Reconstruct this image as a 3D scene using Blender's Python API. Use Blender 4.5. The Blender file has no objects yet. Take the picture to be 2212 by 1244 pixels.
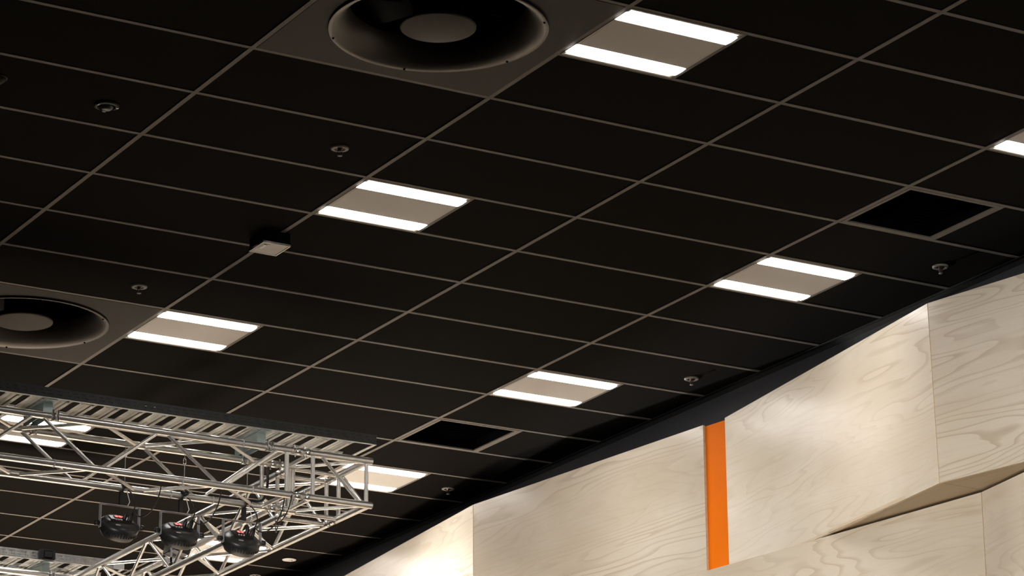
import bpy, bmesh, math, random
from mathutils import Vector, Matrix
random.seed(7)
S = bpy.context.scene
C = S.collection
H = 6.8                                   # ceiling height above the floor (metres)

# ------------------------------------------------------------------ camera
cam_d = bpy.data.cameras.new('camera')
cam = bpy.data.objects.new('camera', cam_d); C.objects.link(cam)
cam_d.sensor_fit = 'HORIZONTAL'; cam_d.sensor_width = 36.0
cam_d.lens = 6606.57 / 2212 * 36.0
cam_d.clip_start = 0.1; cam_d.clip_end = 200
Rr = Vector((0.86334793, -0.50456232, -0.00687217))
Rd = Vector((0.15250814, 0.27388759, -0.94959299))
Rf = Vector((0.48101105, 0.81878108, 0.31341014))
m = Matrix.Identity(4)
for i in range(3):
    m[i][0], m[i][1], m[i][2] = Rr[i], -Rd[i], -Rf[i]
m[0][3], m[1][3], m[2][3] = -5.31119616, -11.2754608, H - 5.21320528
cam.matrix_world = m
S.camera = cam

# ------------------------------------------------------------------ world, exposure
W = bpy.data.worlds.new('world'); S.world = W; W.use_nodes = True
W.node_tree.nodes['Background'].inputs[0].default_value = (0.02, 0.02, 0.022, 1)
W.node_tree.nodes['Background'].inputs[1].default_value = 0.3
vs = S.view_settings
vs.view_transform = 'Standard'; vs.look = 'None'; vs.gamma = 1.0
vs.use_curve_mapping = False
vs.exposure = 0.0
LED = 18.0                                # radiance of the ceiling LED strips
DOWN, SPREAD = 5.0, 95                  # their downward beam: watts per fixture, degrees

def spot(name, loc, aim, power, size, blend, col, radius=0.05):
    d = bpy.data.lights.new(name, 'SPOT')
    d.energy = power; d.spot_size = math.radians(size); d.spot_blend = blend
    d.color = col; d.shadow_soft_size = radius
    o = bpy.data.objects.new(name, d); C.objects.link(o)
    o.location = loc
    o.rotation_euler = (Vector(aim) - Vector(loc)).to_track_quat('-Z', 'Y').to_euler()
    return o
# unseen stage lights: two flood the floor under the rig, one the far wall panel
spot('stage_spot_a', (3.80, 9.8, H - 1.3), (4.43, 6.25, H - .95), 2600, 26, 1.0, (1, .97, .93), .06)
spot('fill_uplight', (3.0, 9.6, 1.0), (3.0, 7.6, H), 2200, 66, 1.0, (1, .87, .72), .6)  # added fill from below, stands in for light thrown up off the stage
spot('stage_spot_b', (-0.4, 5.6, H - 1.35), (2.0, 6.8, 0), 4200, 70, .6, (1, .88, .75), .1)
spot('stage_spot_c', (-0.6, 9.4, H - 1.35), (2.4, 9.0, 0), 4200, 70, .6, (1, .88, .75), .1)
# added fill spots without lamp bodies, to brighten the plywood wall evenly
for fy, ty, drop, pw in ((-9.0, -0.5, 2.25, 5200), (-2.5, 2.2, 2.25, 1000), (-3.5, 4.7, 1.9, 2600), (8.0, 6.8, 2.25, 700)):
    spot('wall_fill', (-5.5, fy, H - 2.4), (4.5, ty, H - drop), pw, 27, .9, (1, .94, .86), .7)

# ------------------------------------------------------------------ materials
def new_mat(name):
    mt = bpy.data.materials.new(name); mt.use_nodes = True
    return mt, mt.node_tree.nodes, mt.node_tree.links, mt.node_tree.nodes['Principled BSDF']
def simple(name, col, rough=.5, metal=0.0, spec=.5, nscale=0, namt=.0, bump=0.0, stretch=None):
    mt, N, L, b = new_mat(name)
    b.inputs['Base Color'].default_value = (*col, 1)
    b.inputs['Roughness'].default_value = rough
    b.inputs['Metallic'].default_value = metal
    b.inputs['Specular IOR Level'].default_value = spec
    if nscale:
        tc = N.new('ShaderNodeTexCoord'); no = N.new('ShaderNodeTexNoise')
        no.inputs['Scale'].default_value = nscale; no.inputs['Detail'].default_value = 4
        src = tc.outputs['Object']
        if stretch:
            mp = N.new('ShaderNodeMapping'); mp.inputs['Scale'].default_value = stretch
            L.new(src, mp.inputs[0]); src = mp.outputs[0]
        L.new(src, no.inputs['Vector'])
        mr = N.new('ShaderNodeMapRange'); mr.inputs[1].default_value = .25; mr.inputs[2].default_value = .75
        mr.inputs[3].default_value = 1 - namt; mr.inputs[4].default_value = 1 + namt
        L.new(no.outputs['Fac'], mr.inputs[0])
        mx = N.new('ShaderNodeVectorMath'); mx.operation = 'SCALE'
        mx.inputs[0].default_value = col; L.new(mr.outputs[0], mx.inputs['Scale'])
        L.new(mx.outputs[0], b.inputs['Base Color'])
        if bump:
            bp = N.new('ShaderNodeBump'); bp.inputs['Strength'].default_value = bump
            bp.inputs['Distance'].default_value = .002
            L.new(no.outputs['Fac'], bp.inputs['Height']); L.new(bp.outputs[0], b.inputs['Normal'])
    return mt
def emit(name, col, strength):
    mt, N, L, b = new_mat(name)
    b.inputs['Base Color'].default_value = (.8, .8, .8, 1)
    b.inputs['Emission Color'].default_value = (*col, 1)
    b.inputs['Emission Strength'].default_value = strength
    return mt
M = {}
M['tile'] = simple('black_mineral_tile', (.0068, .0059, .0052), .8, spec=.015, nscale=160, namt=.25, bump=.12)
M['tee'] = simple('grey_brown_grid_metal', (.150, .134, .118), .6, spec=.1, nscale=9, namt=.08)
M['fix'] = simple('white_enamel', (.46, .43, .40), .5, spec=.2, nscale=6, namt=.03)
M['led'] = emit('led_diffuser', (1.0, .975, .94), LED)
M['plate'] = simple('painted_steel_plate', (.038, .033, .028), .6, spec=.08, nscale=7, namt=.06, stretch=(1, 6, 1))
M['blade'] = simple('black_fan_blade', (.010, .010, .010), .5, spec=.15)
M['hub'] = simple('painted_hub_disc', (.062, .055, .048), .6, spec=.08, nscale=7, namt=.08)
M['bell'] = simple('dull_spun_steel', (.07, .063, .056), .45, metal=.75, nscale=8, namt=.1)
M['black'] = simple('matt_black_paint', (.010, .010, .011), .6, spec=.3)
M['bulk'] = simple('black_wall_paint', (.034, .034, .038), .55, spec=.4, nscale=20, namt=.1)
M['void'] = simple('black_duct_lining', (.0015, .0015, .0015), .9, spec=.02)
M['alu'] = simple('brushed_aluminium', (.86, .84, .81), .30, metal=.92, nscale=40, namt=.07, stretch=(1, 1, 1))
M['alud'] = simple('aluminium_coupler', (.55, .54, .52), .35, metal=1.0, nscale=60, namt=.1)
M['galv'] = simple('galvanised_steel', (.62, .62, .60), .33, metal=.9, nscale=26, namt=.22)
M['galv_shade'] = simple('shaded_galvanised_steel', (.030, .029, .028), .5, metal=.2, nscale=30, namt=.2)  # galvanised steel with the shade on the near tray rail put into its colour
M['zinc'] = simple('zinc_plated_bracket', (.42, .50, .50), .4, metal=.6, nscale=15, namt=.08)
M['lamp'] = simple('black_lamp_housing', (.018, .018, .019), .38, spec=.5, nscale=40, namt=.15)
M['yoke'] = simple('grey_coated_yoke', (.36, .36, .38), .45, metal=.2)
M['red'] = emit('red_led_digits', (1.0, .012, .006), 2.6)
M['label'] = simple('silver_sticker', (.45, .46, .47), .5)
M['lens'] = simple('lamp_lens', (.25, .25, .26), .1)
M['rubber'] = simple('black_cable_rubber', (.012, .012, .012), .5)
M['wire'] = simple('steel_wire', (.55, .55, .55), .35, metal=.9)
M['chrome'] = simple('chrome', (.75, .73, .72), .15, metal=1)
M['sprk'] = simple('pale_escutcheon', (.55, .52, .50), .4)
M['esc'] = simple('grey_escutcheon', (.20, .185, .17), .5, spec=.2)
M['sprkd'] = simple('dark_sprinkler_metal', (.06, .035, .03), .4, metal=.4)
M['orange'] = simple('orange_lacquer', (.95, .200, .001), .6, spec=.2, nscale=4, namt=.02)
M['floor'] = simple('dark_hall_carpet', (.03, .027, .025), .8, nscale=1.2, namt=.1)
M['stage'] = simple('pale_stage_floor', (.62, .575, .51), .5, nscale=1.2, namt=.05)
M['hall'] = simple('hall_wall_paint', (.10, .09, .085), .6, nscale=2, namt=.05)
M['whitep'] = simple('white_perforated_plate', (.75, .76, .80), .5)

def ply_mat(name, base, light, dark, rough=.27):
    mt, N, L, b = new_mat(name)
    tc = N.new('ShaderNodeTexCoord'); oi = N.new('ShaderNodeObjectInfo')
    ml = N.new('ShaderNodeMath'); ml.operation = 'MULTIPLY'; ml.inputs[1].default_value = 37.0
    L.new(oi.outputs['Random'], ml.inputs[0])
    cb = N.new('ShaderNodeCombineXYZ')
    for i in range(3): L.new(ml.outputs[0], cb.inputs[i])
    def noise(scale, detail, rgh, dist=0.0):
        mp = N.new('ShaderNodeMapping'); mp.inputs['Scale'].default_value = scale
        ad = N.new('ShaderNodeVectorMath'); ad.operation = 'ADD'
        L.new(tc.outputs['Object'], mp.inputs[0]); L.new(mp.outputs[0], ad.inputs[0]); L.new(cb.outputs[0], ad.inputs[1])
        no = N.new('ShaderNodeTexNoise'); no.inputs['Scale'].default_value = 1; no.inputs['Detail'].default_value = detail
        no.inputs['Roughness'].default_value = rgh; no.inputs['Distortion'].default_value = dist
        L.new(ad.outputs[0], no.inputs['Vector']); return no.outputs['Fac']
    def math_(op, a, bv=None, c=None):
        q = N.new('ShaderNodeMath'); q.operation = op
        for i, v in enumerate((a, bv, c)):
            if v is None: continue
            if isinstance(v, (int, float)): q.inputs[i].default_value = v
            else: L.new(v, q.inputs[i])
        return q.outputs[0]
    def ramp(v, a, c):
        r = N.new('ShaderNodeMapRange'); r.interpolation_type = 'SMOOTHSTEP'
        r.inputs[1].default_value = a; r.inputs[2].default_value = c
        L.new(v, r.inputs[0]); return r.outputs[0]
    big = noise((.34, 1, 2.5), 3.2, .48, .25)           # growth-ring contours, long along the sheet
    rings = math_('FRACT', math_('MULTIPLY', big, 26.0))
    line = math_('MULTIPLY', ramp(rings, .55, .93), math_('SUBTRACT', 1.0, ramp(rings, .95, 1.0)))
    mask = ramp(noise((.5, 1, 2.4), 2, .5), .40, .70)
    line = math_('MULTIPLY', line, math_('ADD', math_('MULTIPLY', mask, .85), .15))
    fine = noise((.9, 1, 45), 4, .65)
    blot = noise((1.1, 1, 2.2), 3, .55)
    mx = N.new('ShaderNodeMix'); mx.data_type = 'RGBA'
    mx.inputs[6].default_value = (*base, 1); mx.inputs[7].default_value = (*light, 1)
    L.new(ramp(blot, .3, .7), mx.inputs[0])
    m2 = N.new('ShaderNodeMix'); m2.data_type = 'RGBA'; m2.inputs[7].default_value = (*dark, 1)
    L.new(mx.outputs[2], m2.inputs[6])
    L.new(math_('ADD', math_('MULTIPLY', line, .52), math_('MULTIPLY', ramp(fine, .45, .75), .13)), m2.inputs[0])
    L.new(m2.outputs[2], b.inputs['Base Color'])
    b.inputs['Roughness'].default_value = rough
    b.inputs['Specular IOR Level'].default_value = .6
    return mt
M['ply'] = ply_mat('whitewashed_plywood', (.60, .52, .41), (.68, .61, .51), (.40, .31, .21))
M['plye'] = simple('plywood_edge', (.62, .50, .33), .6, nscale=60, namt=.15)

# ------------------------------------------------------------------ mesh helpers
class MB:
    def __init__(s): s.v = []; s.f = []; s.sm = []
    def add(s, vs_, fs, smooth=False):
        o = len(s.v); s.v += [tuple(v) for v in vs_]
        s.f += [tuple(i + o for i in f) for f in fs]; s.sm += [smooth] * len(fs); return s
    def box(s, x0, x1, y0, y1, z0, z1, mat=None):
        v = [Vector((x, y, z)) for x in (x0, x1) for y in (y0, y1) for z in (z0, z1)]
        if mat is not None: v = [mat @ q for q in v]
        return s.add(v, [(0, 1, 3, 2), (4, 6, 7, 5), (0, 4, 5, 1), (2, 3, 7, 6), (0, 2, 6, 4), (1, 5, 7, 3)])
    def tube(s, pts, r, n=12, caps=True, closed=False):
        pts = [Vector(p) for p in pts]; k = len(pts); rings = []
        rr = r if isinstance(r, (list, tuple)) else [r] * k
        ref = None
        for i, p in enumerate(pts):
            a = pts[(i - 1) % k] if (i or closed) else p
            c = pts[(i + 1) % k] if (i < k - 1 or closed) else p
            t = (c - a).normalized()
            if ref is None:
                ref = t.orthogonal().normalized()
            u = (ref - t * ref.dot(t)).normalized(); ref = u; w = t.cross(u)
            rings.append([p + (u * math.cos(2 * math.pi * j / n) + w * math.sin(2 * math.pi * j / n)) * rr[i] for j in range(n)])
        vs_ = [q for rg in rings for q in rg]; fs = []
        for i in range(k if closed else k - 1):
            i2 = (i + 1) % k
            for j in range(n):
                j2 = (j + 1) % n
                fs.append((i * n + j, i * n + j2, i2 * n + j2, i2 * n + j))
        s.add(vs_, fs, True)
        if caps and not closed:
            s.add(rings[0], [tuple(range(n))[::-1]]); s.add(rings[-1], [tuple(range(n))])
        return s
    def lathe(s, prof, n=32, mat=None, smooth=True, a0=0.0, a1=2 * math.pi):
        full = abs(a1 - a0 - 2 * math.pi) < 1e-6
        k = n if full else n + 1
        vs_ = []
        for r, z in prof:
            for j in range(k):
                a = a0 + (a1 - a0) * j / n
                q = Vector((r * math.cos(a), r * math.sin(a), z)); vs_.append(mat @ q if mat is not None else q)
        fs = []
        for i in range(len(prof) - 1):
            for j in range(n):
                j2 = (j + 1) % k
                fs.append((i * k + j, i * k + j2, (i + 1) * k + j2, (i + 1) * k + j))
        return s.add(vs_, fs, smooth)
    def disc(s, r, z, n=32, mat=None, up=True):
        v = [Vector((r * math.cos(2 * math.pi * j / n), r * math.sin(2 * math.pi * j / n), z)) for j in range(n)]
        if mat is not None: v = [mat @ q for q in v]
        return s.add(v, [tuple(range(n)) if up else tuple(range(n))[::-1]])
    def prism(s, poly, z0, z1):
        n = len(poly)
        v = [Vector((x, y, z0)) for x, y in poly] + [Vector((x, y, z1)) for x, y in poly]
        return s.add(v, [tuple(range(n))[::-1], tuple(range(n, 2 * n))] + [(i, (i + 1) % n, n + (i + 1) % n, n + i) for i in range(n)])
    def mesh(s, name, mat, bevel=0):
        me = bpy.data.meshes.new(name); me.from_pydata(s.v, [], s.f)
        for p, q in zip(me.polygons, s.sm): p.use_smooth = q
        bm = bmesh.new(); bm.from_mesh(me); bmesh.ops.recalc_face_normals(bm, faces=bm.faces)
        if bevel:
            es = [e for e in bm.edges if len(e.link_faces) == 2 and e.calc_face_angle(0) > .6]
            bmesh.ops.bevel(bm, geom=es, offset=bevel, segments=2, affect='EDGES', clamp_overlap=True)
        bm.to_mesh(me); bm.free()
        me.materials.append(mat); return me
    def obj(s, name, mat, parent=None, loc=None, bevel=0):
        return link(name, s.mesh(name, mat, bevel), parent, loc)
def link(name, me, parent=None, loc=None, mw=None):
    o = bpy.data.objects.new(name, me); C.objects.link(o)
    if parent is not None: o.parent = parent
    if mw is not None: o.matrix_local = mw
    elif loc is not None: o.location = loc
    return o
def thing(name, label, cat, loc, group=None):
    o = bpy.data.objects.new(name, None); C.objects.link(o)
    o.empty_display_size = .1; o.location = loc
    o['label'] = label; o['category'] = cat
    if group: o['group'] = group
    return o
def tag(o, label, cat, group=None):
    o['label'] = label; o['category'] = cat
    if group: o['group'] = group
    return o
def copy_tree(o, parent=None):
    c = o.copy(); C.objects.link(c)
    if parent is not None: c.parent = parent
    for ch in [x for x in bpy.data.objects if x.parent == o]: copy_tree(ch, c)
    return c
def structure(o): o['kind'] = 'structure'; return o
def frame4(x0, x1, y0, y1, w, z0, z1):
    b = MB(); b.box(x0, x1, y0, y0 + w, z0, z1); b.box(x0, x1, y1 - w, y1, z0, z1)
    b.box(x0, x0 + w, y0 + w, y1 - w, z0, z1); b.box(x1 - w, x1, y0 + w, y1 - w, z0, z1); return b

# ------------------------------------------------------------------ room shell
XL, YB, YF, XR = -13.0, -17.0, 19.0, 4.80
structure(MB().box(XL, XR, YB, YF, -.2, 0).obj('floor', M['floor']))
structure(MB().box(-0.5, 4.1, 3.6, 13.0, 0, .12).obj('floor', M['stage']))
structure(MB().box(XL - .2, XL, YB, YF, 0, H + .35).obj('wall_left', M['hall']))
structure(MB().box(XL, XR, YB - .2, YB, 0, H + .35).obj('wall_back', M['hall']))
structure(MB().box(XL, XR, YF, YF + .2, 0, H + .35).obj('wall_front', M['hall']))
wall_r = structure(MB().box(XR, XR + .2, YB, YF, 0, H + .35).obj('wall_right', M['bulk']))
ceil = structure(MB().box(XL, XR, YB, YF, H + .30, H + .4).obj('ceiling', M['black']))
trim = structure(MB().box(XR - .028, XR - .002, -4, 14, H - .004, H + .001).box(XR - .004, XR, -4, 14, H - .03, H).obj('trim_1', M['black']))

# ---- ceiling grid: columns of 1.2 m at U, rows of 0.6 m
COLS = [-2.4, -1.2, 0, 1.2, 2.4, 3.6]
R0, R1 = -6, 20
lights = {(u, r) for u in (1.2, 3.6) for r in (-6, -2, 2, 6, 10, 14, 18)} 
fans = [(0.0, -2), (0.0, 6)]
vents = {(3.6, 0), (3.6, 8)}
covered = set()
for u, r in fans: covered |= {(u, r), (u, r + 1)}
G = .012
tz0, tz1 = .004, .019
def tile_mesh(w, d):
    b = MB(); e = .004
    b.add([(G, G, tz0 + e), (w - G, G, tz0 + e), (w - G, d - G, tz0 + e), (G, d - G, tz0 + e),
           (G + e, G + e, tz0), (w - G - e, G + e, tz0), (w - G - e, d - G - e, tz0), (G + e, d - G - e, tz0),
           (G, G, tz1), (w - G, G, tz1), (w - G, d - G, tz1), (G, d - G, tz1)],
          [(4, 5, 6, 7), (0, 1, 5, 4), (1, 2, 6, 5), (2, 3, 7, 6), (3, 0, 4, 7),
           (0, 8, 9, 1), (1, 9, 10, 2), (2, 10, 11, 3), (3, 11, 8, 0), (8, 11, 10, 9)])
    return b.mesh('ceiling_tile', M['tile'])
big_t, half_t = tile_mesh(1.2, .6), tile_mesh(.6, .6)
for u in COLS:
    for r in range(R0, R1):
        if (u, r) in covered: continue
        if (u, r) in lights or (u, r) in vents:
            link('ceiling_tile', half_t, ceil, (u + .6, r * .6, H))
        else:
            link('ceiling_tile', big_t, ceil, (u, r * .6, H))
def tee(len_, along_y, w=.024):
    b = MB(); h = w / 2
    if along_y: b.box(-h, h, 0, len_, 0, .003).box(-.002, .002, 0, len_, .003, .03)
    else: b.box(0, len_, -h, h, .0006, .0032).box(0, len_, -.002, .002, .003, .03)
    return b.mesh('grid_tee', M['tee'])
main = tee((R1 - R0) * .6, True)
for u in COLS: link('main_tee', main, ceil, (u, R0 * .6, H))
cross = tee(1.2 - .024, False); aux = tee(.6 - .026, True)
for u in COLS:
    for r in range(R0, R1 + 1):
        if (u, r - 1) in covered and (u, r) in covered: continue
        link('cross_tee', cross, ceil, (u + .012, r * .6, H))
for u, r in lights | vents: link('short_tee', aux, ceil, (u + .6, r * .6 + .013, H))
# plain black boarding beyond the tiled field (out of the picture)
MB().box(XL, -2.41, YB, YF, H + .003, H + .02).obj('ceiling_board', M['tile'], ceil)
MB().box(-2.4, XR, YB, R0 * .6 - .012, H + .003, H + .02).obj('ceiling_board', M['tile'], ceil)
MB().box(-2.4, XR, R1 * .6 + .012, YF, H + .003, H + .02).obj('ceiling_board', M['tile'], ceil)

# ------------------------------------------------------------------ recessed LED lights
def diffuser():
    b = MB(); x0, x1 = -.287, .287; hw = .046; n = 8; vs_ = []
    for x in (x0, x1):
        for i in range(n + 1):
            t = -1 + 2 * i / n
            vs_.append((x, t * hw, -.0035 - .003 * (1 - t * t)))
    k = n + 1
    b.add(vs_, [(i, i + 1, k + i + 1, k + i) for i in range(n)], True)
    b.add(vs_, [tuple(range(k))[::-1], tuple(range(k, 2 * k)), (0, k, 2 * k - 1, n)])
    return b.mesh('diffuser', M['led'])
dif = diffuser()
beam = bpy.data.lights.new('led_beam', 'AREA'); beam.shape = 'RECTANGLE'; beam.size = .57; beam.size_y = .09
beam.energy = DOWN / 2; beam.spread = math.radians(SPREAD); beam.color = (1.0, .975, .94)
def fixture():
    t = thing('ceiling_light', '', 'light', (0, 0, H))
    frame4(-.288, .288, -.288, .288, .010, -.003, .02).obj('frame', M['fix'], t)
    b = MB(); b.box(-.278, .278, -.154, .154, -.0032, .012); b.box(-.278, .278, -.278, -.276, -.003, .012); b.box(-.278, .278, .276, .278, -.003, .012)
    b.obj('centre_plate', M['fix'], t, bevel=.0015)
    MB().box(-.278, .278, -.278, .278, .012, .06).obj('housing', M['fix'], t)
    for y in (-.204, .204): link('diffuser', dif, t, (0, y, 0))
    return t
proto = fixture(); first = True
LL = {(1.2, -2): 'twin-strip LED ceiling light beside the large round fan plate at the top',
      (1.2, 2): 'twin-strip LED ceiling light nearest the middle of the ceiling, below the top fan',
      (1.2, 6): 'twin-strip LED ceiling light touching the left fan plate',
      (1.2, 10): 'twin-strip LED ceiling light seen through the truss at the left edge',
      (3.6, -2): 'LED ceiling light cut off by the right edge of the picture',
      (3.6, 2): 'twin-strip LED ceiling light nearest the peak of the plywood wall',
      (3.6, 6): 'twin-strip LED ceiling light just above the orange strip, next to the lower dark vent',
      (3.6, 10): 'twin-strip LED ceiling light partly behind the right corner of the truss',
      (3.6, 14): 'LED ceiling light behind the three black stage lamps'}
def place_light(u, v, label, group):
    global first
    o = proto if first else copy_tree(proto)
    first = False
    o.location = (u + .3, v + .3, H); o['label'] = label; o['group'] = group
    for y in (-.204, .204):
        a = bpy.data.objects.new('led_beam', beam); C.objects.link(a); a.location = (u + .3, v + .3 + y, H - .0075)
for (u, r), lab in LL.items(): place_light(u, r * .6, lab, 'recessed LED lights in the ceiling grid')
off = [(1.2, 8.4)] + [(u, v) for u in (1.2, 3.6) for v in (-15.6, -13.2, -10.8, -8.4, -6.0, -3.6, 10.8, 13.2, 15.6)]
for u, v in off: place_light(u, v, 'recessed LED light further along the hall ceiling, beyond the picture', 'LED lights beyond the picture')

# ------------------------------------------------------------------ round fan units
def fan_unit(loc, label):
    t = thing('air_diffuser', label, 'air vent', loc, 'round fan units in the ceiling')
    # square plate with a round hole
    n = 64; R = .462; b = MB(); s = .586
    sq = []
    for j in range(n):
        a = 2 * math.pi * j / n; c, d = math.cos(a), math.sin(a); k = s / max(abs(c), abs(d)); sq.append((c * k, d * k))
    v = [(R * math.cos(2 * math.pi * j / n), R * math.sin(2 * math.pi * j / n), -.001) for j in range(n)] + [(x, y, -.001) for x, y in sq]
    v += [(x, y, .015) for x, y, z in v[n:2 * n]]
    fs = []
    for j in range(n):
        j2 = (j + 1) % n; fs += [(j, j2, n + j2, n + j), (n + j, n + j2, 2 * n + j2, 2 * n + j)]
    b.add(v, fs); b.obj('mounting_plate', M['plate'], t)
    MB().lathe([(.462, -.001), (.476, -.008), (.478, -.012), (.474, -.014), (.455, -.010), (.430, .008), (.405, .04), (.388, .075), (.382, .11)], 64).obj('bellmouth_ring', M['bell'], t)
    MB().lathe([(.382, .11), (.378, .285), (.0, .285)], 48).obj('duct', M['void'], t)
    b = MB(); b.lathe([(.0, -.004), (.158, -.004), (.165, -.001), (.166, .006), (.0, .007)], 48); b.obj('hub', M['hub'], t)
    MB().lathe([(.0, .007), (.11, .007), (.11, .2), (.0, .2)], 32).obj('motor', M['void'], t)
    bl = MB(); nn = 6; vs_ = []
    for i in range(nn + 1):
        q = i / nn; r = .15 + q * .222; tw = .75 - .35 * q; ch = .075 + .03 * q
        for k in (-1, 1):
            vs_.append((r, k * ch * math.cos(tw), .17 + k * ch * math.sin(tw)))
    bl.add(vs_, [(2 * i, 2 * i + 1, 2 * i + 3, 2 * i + 2) for i in range(nn)], True)
    vs2 = [(x, y, z + .004) for x, y, z in vs_]
    bl.add(vs2, [(2 * i, 2 * i + 2, 2 * i + 3, 2 * i + 1) for i in range(nn)], True)
    me = bl.mesh('blade', M['blade'])
    for k in range(7): link('blade', me, t, mw=Matrix.Rotation(2 * math.pi * k / 7 + .3, 4, 'Z'))
    sc = MB().lathe([(0, -.018), (.004, -.017), (.006, -.012), (.006, -.008)], 10).mesh('screw', M['void'])
    for k in range(6):
        a = math.radians(20 + 60 * k); link('screw', sc, t, (.465 * math.cos(a), .465 * math.sin(a), 0))
    return t
fan_unit((.6, -.6, H), 'large round fan set in a square plate at the top edge of the picture')
fan_unit((.6, 4.2, H), 'round fan in a square plate cut off by the left edge, above the truss')

# ------------------------------------------------------------------ square return air vents
def vent(loc, label):
    t = thing('return_air_vent', label, 'vent', loc, 'square black vents')
    frame4(.013, .587, .013, .587, .020, -.002, .006).obj('frame', M['tee'], t)
    MB().lathe([(.38, .0), (.38, .2)], 4, Matrix.Translation((.3, .3, 0)) @ Matrix.Rotation(math.pi / 4, 4, 'Z'), smooth=False).box(.03, .57, .03, .57, .2, .21).obj('duct', M['void'], t)
    sl = MB().box(.034, .566, -.0015, .0015, .06, .10).mesh('slat', M['void'])
    for k in range(12): link('slat', sl, t, (0, .075 + k * .041, 0))
    return t
vent((3.6, 0, H), 'square black air vent in the ceiling at the right of the picture')
vent((3.6, 4.8, H), 'square black air vent to the right of the truss corner')

# ------------------------------------------------------------------ sprinklers and sensors
def sprinkler():
    t = thing('fire_sprinkler', '', 'sprinkler', (0, 0, H))
    MB().lathe([(.026, -.004), (.036, -.006), (.043, -.003), (.044, .004), (.026, .004), (.026, -.004)], 32).obj('escutcheon', M['esc'], t)
    MB().lathe([(.026, -.001), (.012, .002), (.010, -.014), (.0, -.014)], 20).obj('body', M['sprkd'], t)
    b = MB()
    for sx in (-1, 1): b.tube([(sx * .009, 0, -.012), (sx * .011, 0, -.022), (sx * .004, 0, -.034)], .0022, 8)
    b.tube([(0, 0, -.012), (0, 0, -.032)], .0022, 8); b.obj('yoke', M['sprkd'], t)
    MB().lathe([(.0, -.034), (.011, -.035), (.0125, -.037), (.0, -.0375)], 20).obj('deflector', M['esc'], t)
    return t
sp = sprinkler()
SP = [((.9, .91), 'ceiling sprinkler between the top fan and the middle LED light'),
      ((.915, 3.31), 'ceiling sprinkler just above the left fan plate'),
      ((4.505, 3.32), 'ceiling sprinkler right of the lower LED light, above the orange strip'),
      ((4.505, 6.31), 'ceiling sprinkler beside the far plywood fold, right of the truss corner'),
      ((4.51, .92), 'dim ceiling sprinkler above the peak of the plywood wall at the right'),
      ((4.50, 9.30), 'ceiling sprinkler cut off by the bottom edge of the picture')]
for i, ((x, y), lab) in enumerate(SP):
    o = sp if i == 0 else copy_tree(sp)
    o.location = (x, y, H); o['label'] = lab; o['group'] = 'ceiling sprinklers'
t = thing('smoke_detector', 'flat pale disc on the ceiling at the bottom, right of the truss', 'detector', (4.487, 8.694, H))
MB().lathe([(.0, -.010), (.03, -.010), (.040, -.008), (.052, -.006), (.053, .0), (.0, .003)], 36).obj('base_disc', M['sprk'], t)
MB().lathe([(.0, -.016), (.011, -.015), (.014, -.010), (.0, -.009)], 20, Matrix.Translation((.008, -.01, 0))).obj('sensor_head', M['sprk'], t)
t = thing('dome_sensor', 'pale dome sensor half cut off by the left edge of the picture', 'sensor', (-.846, .874, H))
MB().lathe([(.0, -.030), (.02, -.026), (.034, -.014), (.040, .0), (.0, .003)], 28).obj('dome', M['plate'], t)
MB().lathe([(.040, -.003), (.047, -.001), (.047, .003)], 28).obj('rim', M['plate'], t)
t = thing('ceiling_downlight', 'small black downlight with shiny clips on the ceiling at upper left', 'light fitting', (-.288, .942, H))
MB().lathe([(.046, .003), (.058, .002), (.058, -.004), (.044, -.010), (.040, .0), (.036, .02), (.0, .02)], 36).obj('ring', M['black'], t)
MB().lathe([(.0, -.024), (.020, -.022), (.031, -.012), (.034, .0), (.0, .002)], 28).obj('eyeball', M['lamp'], t)
for a in (200, 340, 80):
    A = math.radians(a)
    MB().box(.044, .056, -.009, .009, -.012, -.005, Matrix.Rotation(A, 4, 'Z')).obj('clip', M['chrome'], t, bevel=.002)
# black box under the grid
t = thing('junction_box', 'small black box with a pale metal base hanging from the ceiling grid', 'box', (1.165, 2.215, H))
MB().box(-.075, .078, -.085, .085, -.066, .0).obj('housing', M['void'], t, bevel=.003)
MB().box(-.066, .070, -.076, .078, -.070, -.066).obj('base_plate', M['fix'], t)
frame4(-.077, .080, -.087, .087, .006, -.071, -.060).obj('rim', M['chrome'], t)
MB().box(-.055, -.040, -.06, .01, -.073, -.069).box(-.055, -.025, -.062, -.052, -.073, -.069).obj('catch', M['chrome'], t)

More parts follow.
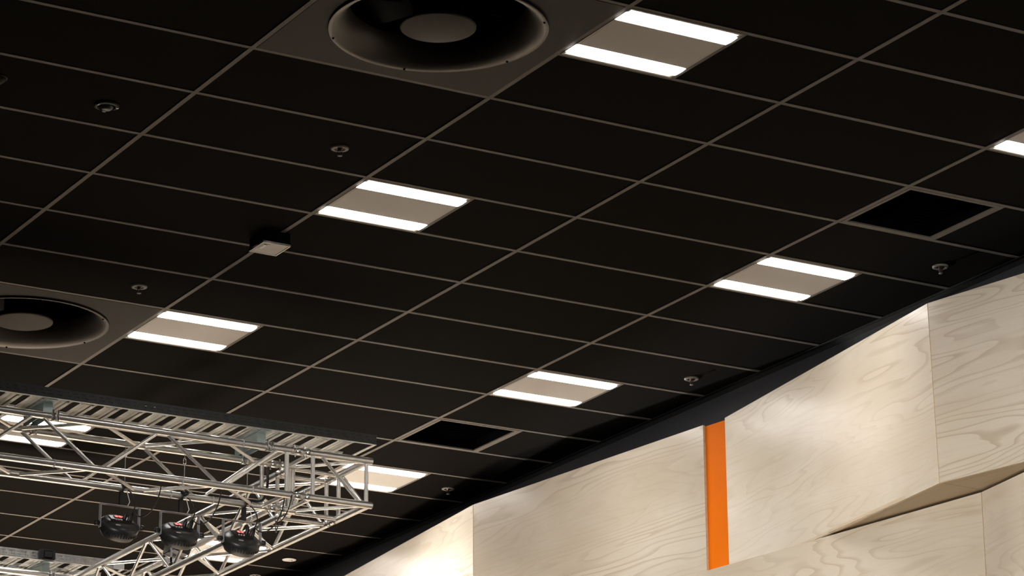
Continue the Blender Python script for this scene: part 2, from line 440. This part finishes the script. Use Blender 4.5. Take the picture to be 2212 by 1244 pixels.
# ------------------------------------------------------------------ plywood wall
def panel(name, p, q, z0, z1, parent, mat, pb=None, qb=None, th=.018, gap=.003):
    """a sheet between plan points p and q (its face towards -X); pb, qb: plan of the bottom corners"""
    p, q = Vector(p), Vector(q); pb = Vector(pb) if pb else p; qb = Vector(qb) if qb else q
    d = (q - p).normalized(); nrm = Vector((d.y, -d.x))           # points to +X when d runs to +Y
    if nrm.x < 0: nrm = -nrm
    mw = Matrix(((d.x, nrm.x, 0, p.x), (d.y, nrm.y, 0, p.y), (0, 0, 1, H + z0), (0, 0, 0, 1)))
    inv = mw.inverted()
    def loc(a, z, off): return inv @ Vector((a.x + nrm.x * off, a.y + nrm.y * off, H + z))
    g = d * gap
    v = []
    for off in (0, th):
        v += [loc(pb + g, z0, off), loc(qb - g, z0, off), loc(q - g, z1, off), loc(p + g, z1, off)]
    b = MB(); b.add(v, [(0, 1, 2, 3), (7, 6, 5, 4), (0, 4, 5, 1), (1, 5, 6, 2), (2, 6, 7, 3), (3, 7, 4, 0)])
    me = b.mesh(name, mat); me.materials.append(M['plye'])
    for pl in me.polygons[2:]: pl.material_index = 1
    for pl in me.polygons:
        if abs(pl.normal.y) < .5: pl.material_index = 1 if mat is M['ply'] else 0
        else: pl.material_index = 0
    return link(name, me, parent, mw=mw)
ZT, ZM, ZL = -.25, -1.235, -2.30
up = [(4.62, -3.9), (4.35, -1.55 - .02), (4.655, -.74), (4.350, .847), (4.659, 3.209), (4.633, 3.398), (4.381, 5.749), (4.605, 8.10), (4.38, 10.45), (4.62, 12.8)]
pkb = (4.345, .818)
for i in range(len(up) - 1):
    if i == 4:
        a, b_ = Vector(up[4]), Vector(up[5])
        panel('orange_panel', a + Vector((.022, 0)), b_ + Vector((.022, 0)), ZM - 1.0, ZT - .004, wall_r, M['orange'], gap=-.01)['label'] = 'bright orange strip between two plywood sheets'
        continue
    pb = pkb if i == 3 else None; qb = pkb if i == 2 else None
    panel('plywood_sheet', up[i], up[i + 1], ZM, ZT, wall_r, M['ply'], pb, qb)
low = [(4.62, -3.9), (4.26, -1.53), (4.630, .832), (4.361, 3.217), (4.60, 5.58), (4.37, 7.95), (4.61, 10.3), (4.37, 12.7)]
for i in range(len(low) - 1):
    panel('plywood_sheet', low[i], low[i + 1], ZL, ZM - .010, wall_r, M['ply'])
    panel('plywood_sheet', low[i], low[i + 1], 0.001 - H, ZL - .01, wall_r, M['ply'])
# undersides of the jutting upper sheets
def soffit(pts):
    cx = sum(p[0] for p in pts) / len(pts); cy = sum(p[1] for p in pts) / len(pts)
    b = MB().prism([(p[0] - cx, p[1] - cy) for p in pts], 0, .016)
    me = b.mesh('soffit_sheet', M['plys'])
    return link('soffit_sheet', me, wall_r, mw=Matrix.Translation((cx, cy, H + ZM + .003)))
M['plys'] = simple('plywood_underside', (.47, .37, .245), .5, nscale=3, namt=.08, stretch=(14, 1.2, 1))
e = .004
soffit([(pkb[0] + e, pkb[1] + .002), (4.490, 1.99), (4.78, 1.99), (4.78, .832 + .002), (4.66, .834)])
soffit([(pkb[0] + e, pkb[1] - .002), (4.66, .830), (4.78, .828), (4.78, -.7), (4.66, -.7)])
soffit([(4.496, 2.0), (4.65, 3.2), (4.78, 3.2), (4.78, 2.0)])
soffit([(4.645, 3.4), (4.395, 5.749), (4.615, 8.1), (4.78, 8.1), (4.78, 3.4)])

# ------------------------------------------------------------------ lighting truss
TZ, BZ = H - .827, H - 1.077
Y0, WD = 3.200, .308
X0 = 2.265; X1 = X0 - WD; Y1 = Y0 + WD
XE = -1.3                                   # left end, out of the picture
Y3 = 6.66; Y4 = Y3 + WD
TR, BR = .0200, .0098
rig = thing('lighting_truss', 'silver aluminium box truss with a square corner hung under the ceiling', 'truss', (0, 0, 0))
def tb(name, a, b, r, mat='alu', n=14): return MB().tube([a, b], r, n).obj(name, M[mat], rig)
lz = {}
XC, YC = 1.905, 3.60                         # ends of the corner block
for z in (TZ, BZ):
    # leg along X (near) and its corner chords
    tb('chord', (XE, Y0, z), (1.790, Y0, z), TR); tb('chord', (XC - .01, Y0, z), (X0 + .022, Y0, z), TR)
    tb('chord', (XE, Y1, z), (1.790, Y1, z), TR); tb('chord', (XC - .01, Y1, z), (X1 + .012, Y1, z), TR)
    # leg along Y (right)
    tb('chord', (X0, Y0, z), (X0, YC - .02, z), TR); tb('chord', (X0, YC + .085, z), (X0, Y3 - .1, z), TR)
    tb('chord', (X1, Y1, z), (X1, YC - .02, z), TR); tb('chord', (X1, YC + .085, z), (X1, Y3 - .1, z), TR)
    # far leg along X
    for y in (Y3, Y4): tb('chord', (XE, y, z), (X0 + .02, y, z), TR)
    for x in (X0, X1): tb('chord', (x, Y3 - .1, z), (x, Y4, z), TR)
    # couplers
    cp = lambda a, b: MB().tube([a, Vector(a).lerp(Vector(b), .12), Vector(a).lerp(Vector(b), .14), Vector(a).lerp(Vector(b), .32), Vector(a).lerp(Vector(b), .34), Vector(a).lerp(Vector(b), .66), Vector(a).lerp(Vector(b), .68), Vector(a).lerp(Vector(b), .86), Vector(a).lerp(Vector(b), .88), b],
                                [TR * 1.06, TR * 1.06, TR * .84, TR * .80, TR * 1.0, TR * 1.0, TR * .80, TR * .84, TR * 1.06, TR * 1.06], 16).obj('coupler', M['alud'], rig)
    for y in (Y0, Y1): cp((1.786, y, z), (XC - .006, y, z))
    for x in (X0, X1): cp((x, YC - .024, z), (x, YC + .09, z))
    # coupler pins
    for y in (Y0, Y1):
        for x in (1.815, 1.875): tb('pin', (x, y - .004, z - .034), (x, y + .004, z + .034), .004, 'chrome', 8)
    for x in (X0, X1):
        for y in (YC + .005, YC + .06): tb('pin', (x - .036, y, z - .002), (x + .036, y, z + .002), .004, 'chrome', 8)
# posts
PR = .0115
for x, y in [(1.766, Y0), (1.766, Y1), (1.925, Y0), (X0 - .01, Y0 + .003), (X1, Y1), (1.925, Y1), (X0, YC - .045), (X0, YC + .105), (X1, YC - .045), (X1, YC + .105)]:
    tb('post', (x, y, BZ), (x, y, TZ), PR)
# zigzag braces of the near leg
TN = [-1.094, -.387, .320, 1.029, 1.738]; BN = [-.74, -.03, .675, 1.383]
seqx = sorted([(x, 1) for x in TN] + [(x, 0) for x in BN])
for (xa, ta), (xb, tb_) in zip(seqx, seqx[1:]):
    o = .016 if xb > xa else 0
    za = TZ if ta else BZ; zb = TZ if tb_ else BZ
    for y in (Y0, Y1): tb('brace', (xa + o, y, za), (xb - o, y, zb), BR, n=10)
    # top and bottom faces
    ya = Y1 if ta else Y0; yb = Y1 if tb_ else Y0
    for z in (TZ, BZ): tb('brace', (xa + o, ya, z), (xb - o, yb, z), BR, n=10)
# corner block braces
tb('brace', (1.966, Y0, TZ), (2.222, Y0, BZ), BR); tb('brace', (X0, YC - .07, TZ), (X0, Y0 + .03, BZ), BR)
tb('brace', (X1 + .01, Y1 - .01, TZ), (X0 - .02, Y0 + .02, TZ), BR); tb('brace', (X1 + .01, Y1 - .01, BZ), (X0 - .02, Y0 + .02, BZ), BR)
for z in (TZ, BZ):
    tb('crossbar', (X1, YC - .045, z), (X0, YC - .045, z), PR); tb('crossbar', (X1, YC + .105, z), (X0, YC + .105, z), PR)
    tb('crossbar', (1.766, Y0, z), (1.766, Y1, z), PR); tb('crossbar', (1.925, Y0, z), (1.925, Y1, z), PR)
# zigzag of the right leg
LT = [4.035, 4.762, 5.489, 6.216]; LB = [3.725, 4.398, 5.126, 5.852, 6.5]
seqy = sorted([(y, 1) for y in LT] + [(y, 0) for y in LB])
for (ya, ta), (yb, tb2) in zip(seqy, seqy[1:]):
    za = TZ if ta else BZ; zb = TZ if tb2 else BZ
    for x in (X0, X1): tb('brace', (x, ya + .012, za), (x, yb - .012, zb), BR, n=10)
    xa = X1 if ta else X0; xb = X1 if tb2 else X0
    for z in (TZ, BZ): tb('brace', (xa, ya + .012, z), (xb, yb - .012, z), BR, n=10)
# zigzag of the far leg
fx = [XE + .2 + .353 * k for k in range(10)]
for k in range(9):
    za, zb = (TZ, BZ) if k % 2 else (BZ, TZ)
    for y in (Y3, Y4): tb('brace', (fx[k], y, za), (fx[k + 1], y, zb), BR, n=10)
    ya, yb = (Y4, Y3) if k % 2 else (Y3, Y4)
    for z in (TZ, BZ): tb('brace', (fx[k], ya, z), (fx[k + 1], yb, z), BR, n=10)
# thin tape rings on the chords
for x, y, z in [(.42, Y0, BZ), (1.15, Y0, BZ), (1.56, Y0, BZ), (1.22, Y1, BZ), (1.47, Y1, BZ), (1.50, Y0, TZ)]:
    MB().lathe([(TR + .0012, -.004), (TR + .0022, 0), (TR + .0012, .004)], 16, Matrix.Translation((x, y, z)) @ Matrix.Rotation(math.pi / 2, 4, 'Y')).obj('tie', M['label'], rig)
# galvanised brackets that carry the cable trays, and their clamps
TRAYZ = H - .730
def bracket(x, y):
    b = MB(); b.box(x - .026, x + .026, y + .060, y + .064, TZ + TR, TRAYZ - .006).box(x - .026, x - .022, y + .064, y + .34, TZ + TR, TRAYZ - .006)
    b.box(x + .022, x + .026, y + .064, y + .34, TZ + TR, TRAYZ - .006).box(x - .03, x + .03, y - .002, y + .35, TRAYZ - .008, TRAYZ - .004)
    b.obj('tray_bracket', M['zinc'], rig)
    for yy in (y, y + WD):
        MB().lathe([(TR + .001, -.014), (TR + .005, -.013), (TR + .005, .013), (TR + .001, .014)], 18, Matrix.Translation((x + .012, yy, TZ)) @ Matrix.Rotation(math.pi / 2, 4, 'Y')).obj('tray_clamp', M['alud'], rig)
        for s in (-1, 1): tb('bolt', (x + .012 + s * .014, yy - .026, TZ - .026), (x + .012 + s * .014, yy - .026, TZ + .030), .004, 'chrome', 8)
for x in (.400, 1.640): bracket(x, Y0)
bracket(1.79, Y3); bracket(.6, Y3)
# hanging wires of the rig (left of the picture)
for x, y in ((-1.1, Y0), (-1.1, Y1), (-1.1, Y3), (-1.1, Y4)): tb('hanging_wire', (x, y, TZ), (x, y, H - .001), .003, 'wire', 8)

# ------------------------------------------------------------------ cable trays
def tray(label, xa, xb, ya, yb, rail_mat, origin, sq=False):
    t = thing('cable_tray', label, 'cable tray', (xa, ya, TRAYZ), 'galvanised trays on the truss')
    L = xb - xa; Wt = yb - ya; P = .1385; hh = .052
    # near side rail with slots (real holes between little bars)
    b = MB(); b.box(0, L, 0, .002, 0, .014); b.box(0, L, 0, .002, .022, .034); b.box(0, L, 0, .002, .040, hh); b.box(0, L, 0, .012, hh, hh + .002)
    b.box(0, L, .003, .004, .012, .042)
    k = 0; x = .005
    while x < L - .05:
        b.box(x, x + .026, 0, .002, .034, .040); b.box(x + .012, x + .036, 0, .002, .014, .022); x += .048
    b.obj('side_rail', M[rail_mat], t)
    b = MB(); b.box(0, L, Wt - .002, Wt, 0, hh); b.box(0, L, Wt - .012, Wt, hh, hh + .002); b.obj('side_rail', M['galv'], t)
    for y in (0, Wt - .016): MB().box(0, L, y, y + .016, -.0015, 0).obj('edge_strip', M['galv'], t)
    # pressed rung plate: ribs across, rounded slots between
    w2 = P / 2; s2 = .022
    fil = [(w2 - s2 + s2 * (1 - math.cos(a)), s2 * (1 - math.sin(a))) for a in [i * math.pi / 16 for i in range(9)]]
    b = MB(); ys = .016; ye = Wt - .016
    prof = [(-w2 + s2, 0), (-.040, -.0025), (-.034, -.0025), (-.030, 0), (-.018, 0), (-.014, -.002), (-.002, -.002), (.002, 0), (.013, 0), (.018, -.006), (.026, -.006), (.032, 0), (w2 - s2, 0)]
    vs_ = [(x, y, z) for y in (ys + .012, ye - .012) for x, z in prof]; n = len(prof)
    b.add(vs_, [(i, i + 1, n + i + 1, n + i) for i in range(n - 1)])
    for yy, sg in ((ys, 1), (ye, -1)):
        pts = [(-x, yy + sg * y, 0) for x, y in fil] + [(x, yy + sg * y, 0) for x, y in fil[::-1]]
        b.add(pts + [(-w2, yy, 0), (w2, yy, 0)], [tuple(range(len(pts)))])
    me = b.mesh('rung', M['galv'])
    dots = MB()
    for yy in range(14):
        for xx in (-.011, -.005): dots.box(xx - .0013, xx + .0013, .05 + yy * .021, .0545 + yy * .021, -.0026, -.002)
    dm = dots.mesh('perforation', M['void'])
    x = origin
    while x < xb - .02:
        if x > xa + .07 and x < xb - .068:
            r = link('rung', me, t, (x - xa, 0, 0)); p = link('perforation', dm, r); p['kind'] = 'stuff'
        x += P
    MB().box(L - .02, L, .0, Wt, -.003, .0).obj('end_bar', M['galv'], t)
    if not sq:
        for bx in (.92, .97): MB().lathe([(0, -.006), (.006, -.005), (.007, 0)], 8, Matrix.Translation((bx - xa, 0, .03)) @ Matrix.Rotation(-math.pi / 2, 4, 'X')).obj('bolt', M['chrome'], t)
    else:
        fl = MB()
        for k2 in range(int(L / .075)): frame4(-.022, .022, -.018, .018, .003, 0, .002)
        sqm = frame4(-.020, .020, -.020, .020, .003, -.001, .001).box(-.004, .004, -.006, .006, -.002, .001).mesh('square_slot', M['galv'])
        for k2 in range(int(L / .0755)):
            link('square_slot', sqm, t, mw=Matrix.Translation((.04 + k2 * .0755, -.0015, .026)) @ Matrix.Rotation(math.pi / 2, 4, 'X'))
        MB().box(-.05 + 1.76 - xa, .05 + 1.76 - xa, -.05, -.004, -.004, .062).box(1.76 - xa - .03, 1.76 - xa + .03, -.058, -.05, .004, .05).obj('black_connector', M['black'], t, bevel=.004)
        MB().box(L - .075, L - .002, -.006, -.003, -.004, .05).obj('end_plate', M['whitep'], t)
    return t
tray('galvanised cable tray with ribbed base running along the near truss', XE, 2.309, 3.185, 3.600, 'galv_shade', .331 - .1385 * 9)
tray('galvanised cable tray cut off by the bottom left corner of the picture', XE, 2.305, 6.66, 7.05, 'galv_shade2' if 'galv_shade2' in M else 'galv', .331 - .1385 * 9, True)

# ------------------------------------------------------------------ stage lamps
def par_lamp(cx, label, dx):
    """round LED stage lamp hung from the far lower chord at x = cx"""
    t = thing('stage_lamp', label, 'stage light', (cx, Y1, BZ), 'LED stage lamps on the truss')
    pz = -.205; til = math.radians(35); yt = -.092
    A = Matrix.Translation((dx, 0, pz)) @ Matrix.Rotation(til, 4, 'X')      # local +Z is the back of the lamp
    b = MB(); b.lathe([(0, .030), (.060, .030), (.082, .027), (.092, .020), (.103, .012), (.108, .002), (.106, -.016), (.099, -.038), (.088, -.058), (.082, -.066), (.078, -.066), (.076, -.060)], 48, A)
    body = b.obj('housing', M['lamp'], t)
    MB().disc(.077, -.060, 40, A, False).obj('lens', M['lens'], t)
    fin = MB()
    for k in range(40):
        a = 2 * math.pi * k / 40
        fin.box(.1005, .1065, -.002, .002, -.036, -.012, A @ Matrix.Rotation(a, 4, 'Z'))
    f = fin.obj('cooling_fins', M['lamp'], t)
    pn = MB().box(-.060, .052, -.038, .046, .029, .036, A); pn.obj('control_panel', M['lamp'], t, bevel=.002)
    ds = MB().box(-.034, .012, .010, .034, .036, .040, A).obj('display', M['black'], t)
    dg = MB()
    for ox in (-.027, -.006):
        for (x0, x1, y0, y1) in ((0, .013, 0, .0028), (0, .013, .0082, .011), (0, .013, .0166, .0194), (0, .0028, 0, .0194), (.0102, .013, 0, .0194)):
            dg.box(ox + x0, ox + x1, .0125 + y0, .0125 + y1, .040, .0418, A)
    dg.obj('digits', M['red'], ds)
    bt = MB().lathe([(0, .041), (.004, .0405), (.005, .036)], 10, A @ Matrix.Translation((-.030, -.012, 0))).lathe([(0, .041), (.004, .0405), (.005, .036)], 10, A @ Matrix.Translation((-.015, -.012, 0))).lathe([(0, .041), (.004, .0405), (.005, .036)], 10, A @ Matrix.Translation((0, -.012, 0)))
    bt.obj('buttons', M['label'], t)
    MB().box(-.050, -.024, -.077, -.064, .0265, .0285, A).obj('sticker', M['label'], t)
    for k, (px, py) in enumerate(((.028, .022), (.046, .0), (.064, .02))):
        MB().lathe([(0, .078), (.006, .076), (.0075, .062), (.0105, .060), (.011, .026)], 14, A @ Matrix.Translation((px, py, 0))).obj('plug', M['rubber'], t)
    # yoke
    hw = .112; tt = -.098
    yk = MB()
    for s in (-1, 1): yk.box(dx + s * hw - .0022, dx + s * hw + .0022, -.015, .015, pz - .022, tt)
    yk.box(dx - hw - .0022, dx + hw + .0022, -.015, .015, tt - .002, tt + .002)
    yk.obj('yoke', M['yoke'], t, bevel=.0012)
    for s in (-1, 1):
        MB().lathe([(.0, .030), (.013, .029), (.0155, .022), (.0155, .008), (.008, .006), (.008, -.004), (.0, -.004)], 16, Matrix.Translation((dx + s * (hw + .001), 0, pz)) @ Matrix.Rotation(s * math.pi / 2, 4, 'Y')).obj('knob', M['rubber'], t)
    # hook clamp
    R = TR + .001; hk = MB(); arc = [(0, (R + .004) * math.sin(a), (R + .004) * math.cos(a)) for a in [math.radians(-150 + 15 * i) for i in range(18)]]
    for i in range(len(arc) - 1): pass
    hk.tube([Vector(p) for p in arc], .0055, 8); hk.box(-.011, .011, -.010, .010, -.092, -R)
    hk.obj('hook_clamp', M['rubber'], t)
    MB().lathe([(0, 0), (.012, .0), (.012, .03), (0, .03)], 12, Matrix.Translation((.010, -R - .004, .004)) @ Matrix.Rotation(math.pi / 2, 4, 'X')).obj('clamp_handle', M['rubber'], t)
    # safety wire up to the top chord, power lead looping from clamp to plug
    ux = .012
    MB().tube([(ux, -.01, TZ - BZ - .07), (ux, -.01, .03), (ux + .012, -.02, -.02), (ux + .030, -.018, -.075), (ux + .022, -.01, -.096)], .0022, 8).obj('safety_wire', M['wire'], t)
    ring = [(ux + .008 * math.sin(a) , -.01, TZ - BZ - .058 + .020 * math.cos(a)) for a in [2 * math.pi * i / 14 for i in range(14)]]
    MB().tube(ring, .0022, 8, closed=True).tube([(ux, -.01, TZ - BZ - .04), (ux, -.005, TZ - BZ)], .002, 8).obj('snap_hook', M['chrome'], t)
    q = A @ Vector((.046, 0, .075)); q2 = A @ Vector((.064, .02, .075))
    def curve(p0, p1, p2, p3, n=14):
        return [((1 - s) ** 3) * Vector(p0) + 3 * ((1 - s) ** 2) * s * Vector(p1) + 3 * (1 - s) * s * s * Vector(p2) + s ** 3 * Vector(p3) for s in [i / n for i in range(n + 1)]]
    MB().tube(curve((.03, -.015, -.01), (.07, -.02, -.03), (.09, -.03, -.10), q), .0036, 8).obj('power_lead', M['rubber'], t)
    MB().tube(curve((.10, -.29, .012), (.13, -.27, -.08), (.13, -.06, -.22), q2), .0036, 8).obj('power_lead', M['rubber'], t)
    return t
par_lamp(.936, 'black round stage lamp on the left of the three, hung from the truss', -.006)
par_lamp(1.284, 'black round stage lamp in the middle of the three, hung from the truss', -.004)
par_lamp(1.661, 'black round stage lamp on the right of the three, nearest the truss corner', -.010)

# black floodlight on the right leg
t = thing('floodlight', 'black boxy floodlight with white bracket inside the truss behind the middle lamp', 'stage light', (X1, 5.25, TZ))
MB().box(-.004, .105, -.10, .07, -.125, -.045, Matrix.Translation((.055, 0, 0)) @ Matrix.Rotation(.25, 4, 'Y')).obj('housing', M['lamp'], t, bevel=.006)
MB().box(.02, .024, -.075, .055, -.195, -.165).box(.02, .10, -.075, -.071, -.195, -.172).box(.02, .024, -.075, -.055, -.195, -.04).box(.02, .10, .03, .055, -.195, -.191).obj('bracket', M['whitep'], t)
MB().lathe([(TR + .001, -.02), (TR + .007, -.018), (TR + .007, .018), (TR + .001, .02)], 16, Matrix.Rotation(math.pi / 2, 4, 'X')).box(.012, .10, -.02, .02, -.035, -.03).obj('clamp', M['alud'], t)

# loose cables along the truss
def cable(name, pts, r, label):
    out = []; P = [Vector(p) for p in pts]
    for i in range(len(P) - 1):
        a, b_, c, d = P[max(i - 1, 0)], P[i], P[i + 1], P[min(i + 2, len(P) - 1)]
        for k in range(8):
            s = k / 8; out.append(.5 * ((2 * b_) + (c - a) * s + (2 * a - 5 * b_ + 4 * c - d) * s * s + (3 * b_ - a - 3 * c + d) * s ** 3))
    out.append(P[-1]); return tag(MB().tube(out, r, 8).obj(name, M['rubber'], None), label, 'cable')
cable('power_cable', [(1.30, Y1 + .003, BZ + TR + .007), (1.45, Y1, BZ + TR + .007), (1.60, Y1 + .004, BZ + TR + .007), (1.70, Y1, BZ + TR + .007), (1.764, Y1 - .022, BZ + TR + .015), (1.790, Y1 - .022, BZ + .12), (1.786, Y1 - .022, TZ - .03)], .008, 'thick black cable lying on the lower truss tube and climbing its post')
cable('thin_cable', [(1.79, Y0 - .024, BZ - .005), (1.80, Y0 + .05, BZ - .08), (1.79, Y0 + .14, BZ - .14), (1.83, Y0 + .25, BZ - .15), (1.87, Y0 + .34, BZ - .06)], .0032, 'thin black cable looping below the truss near its corner')
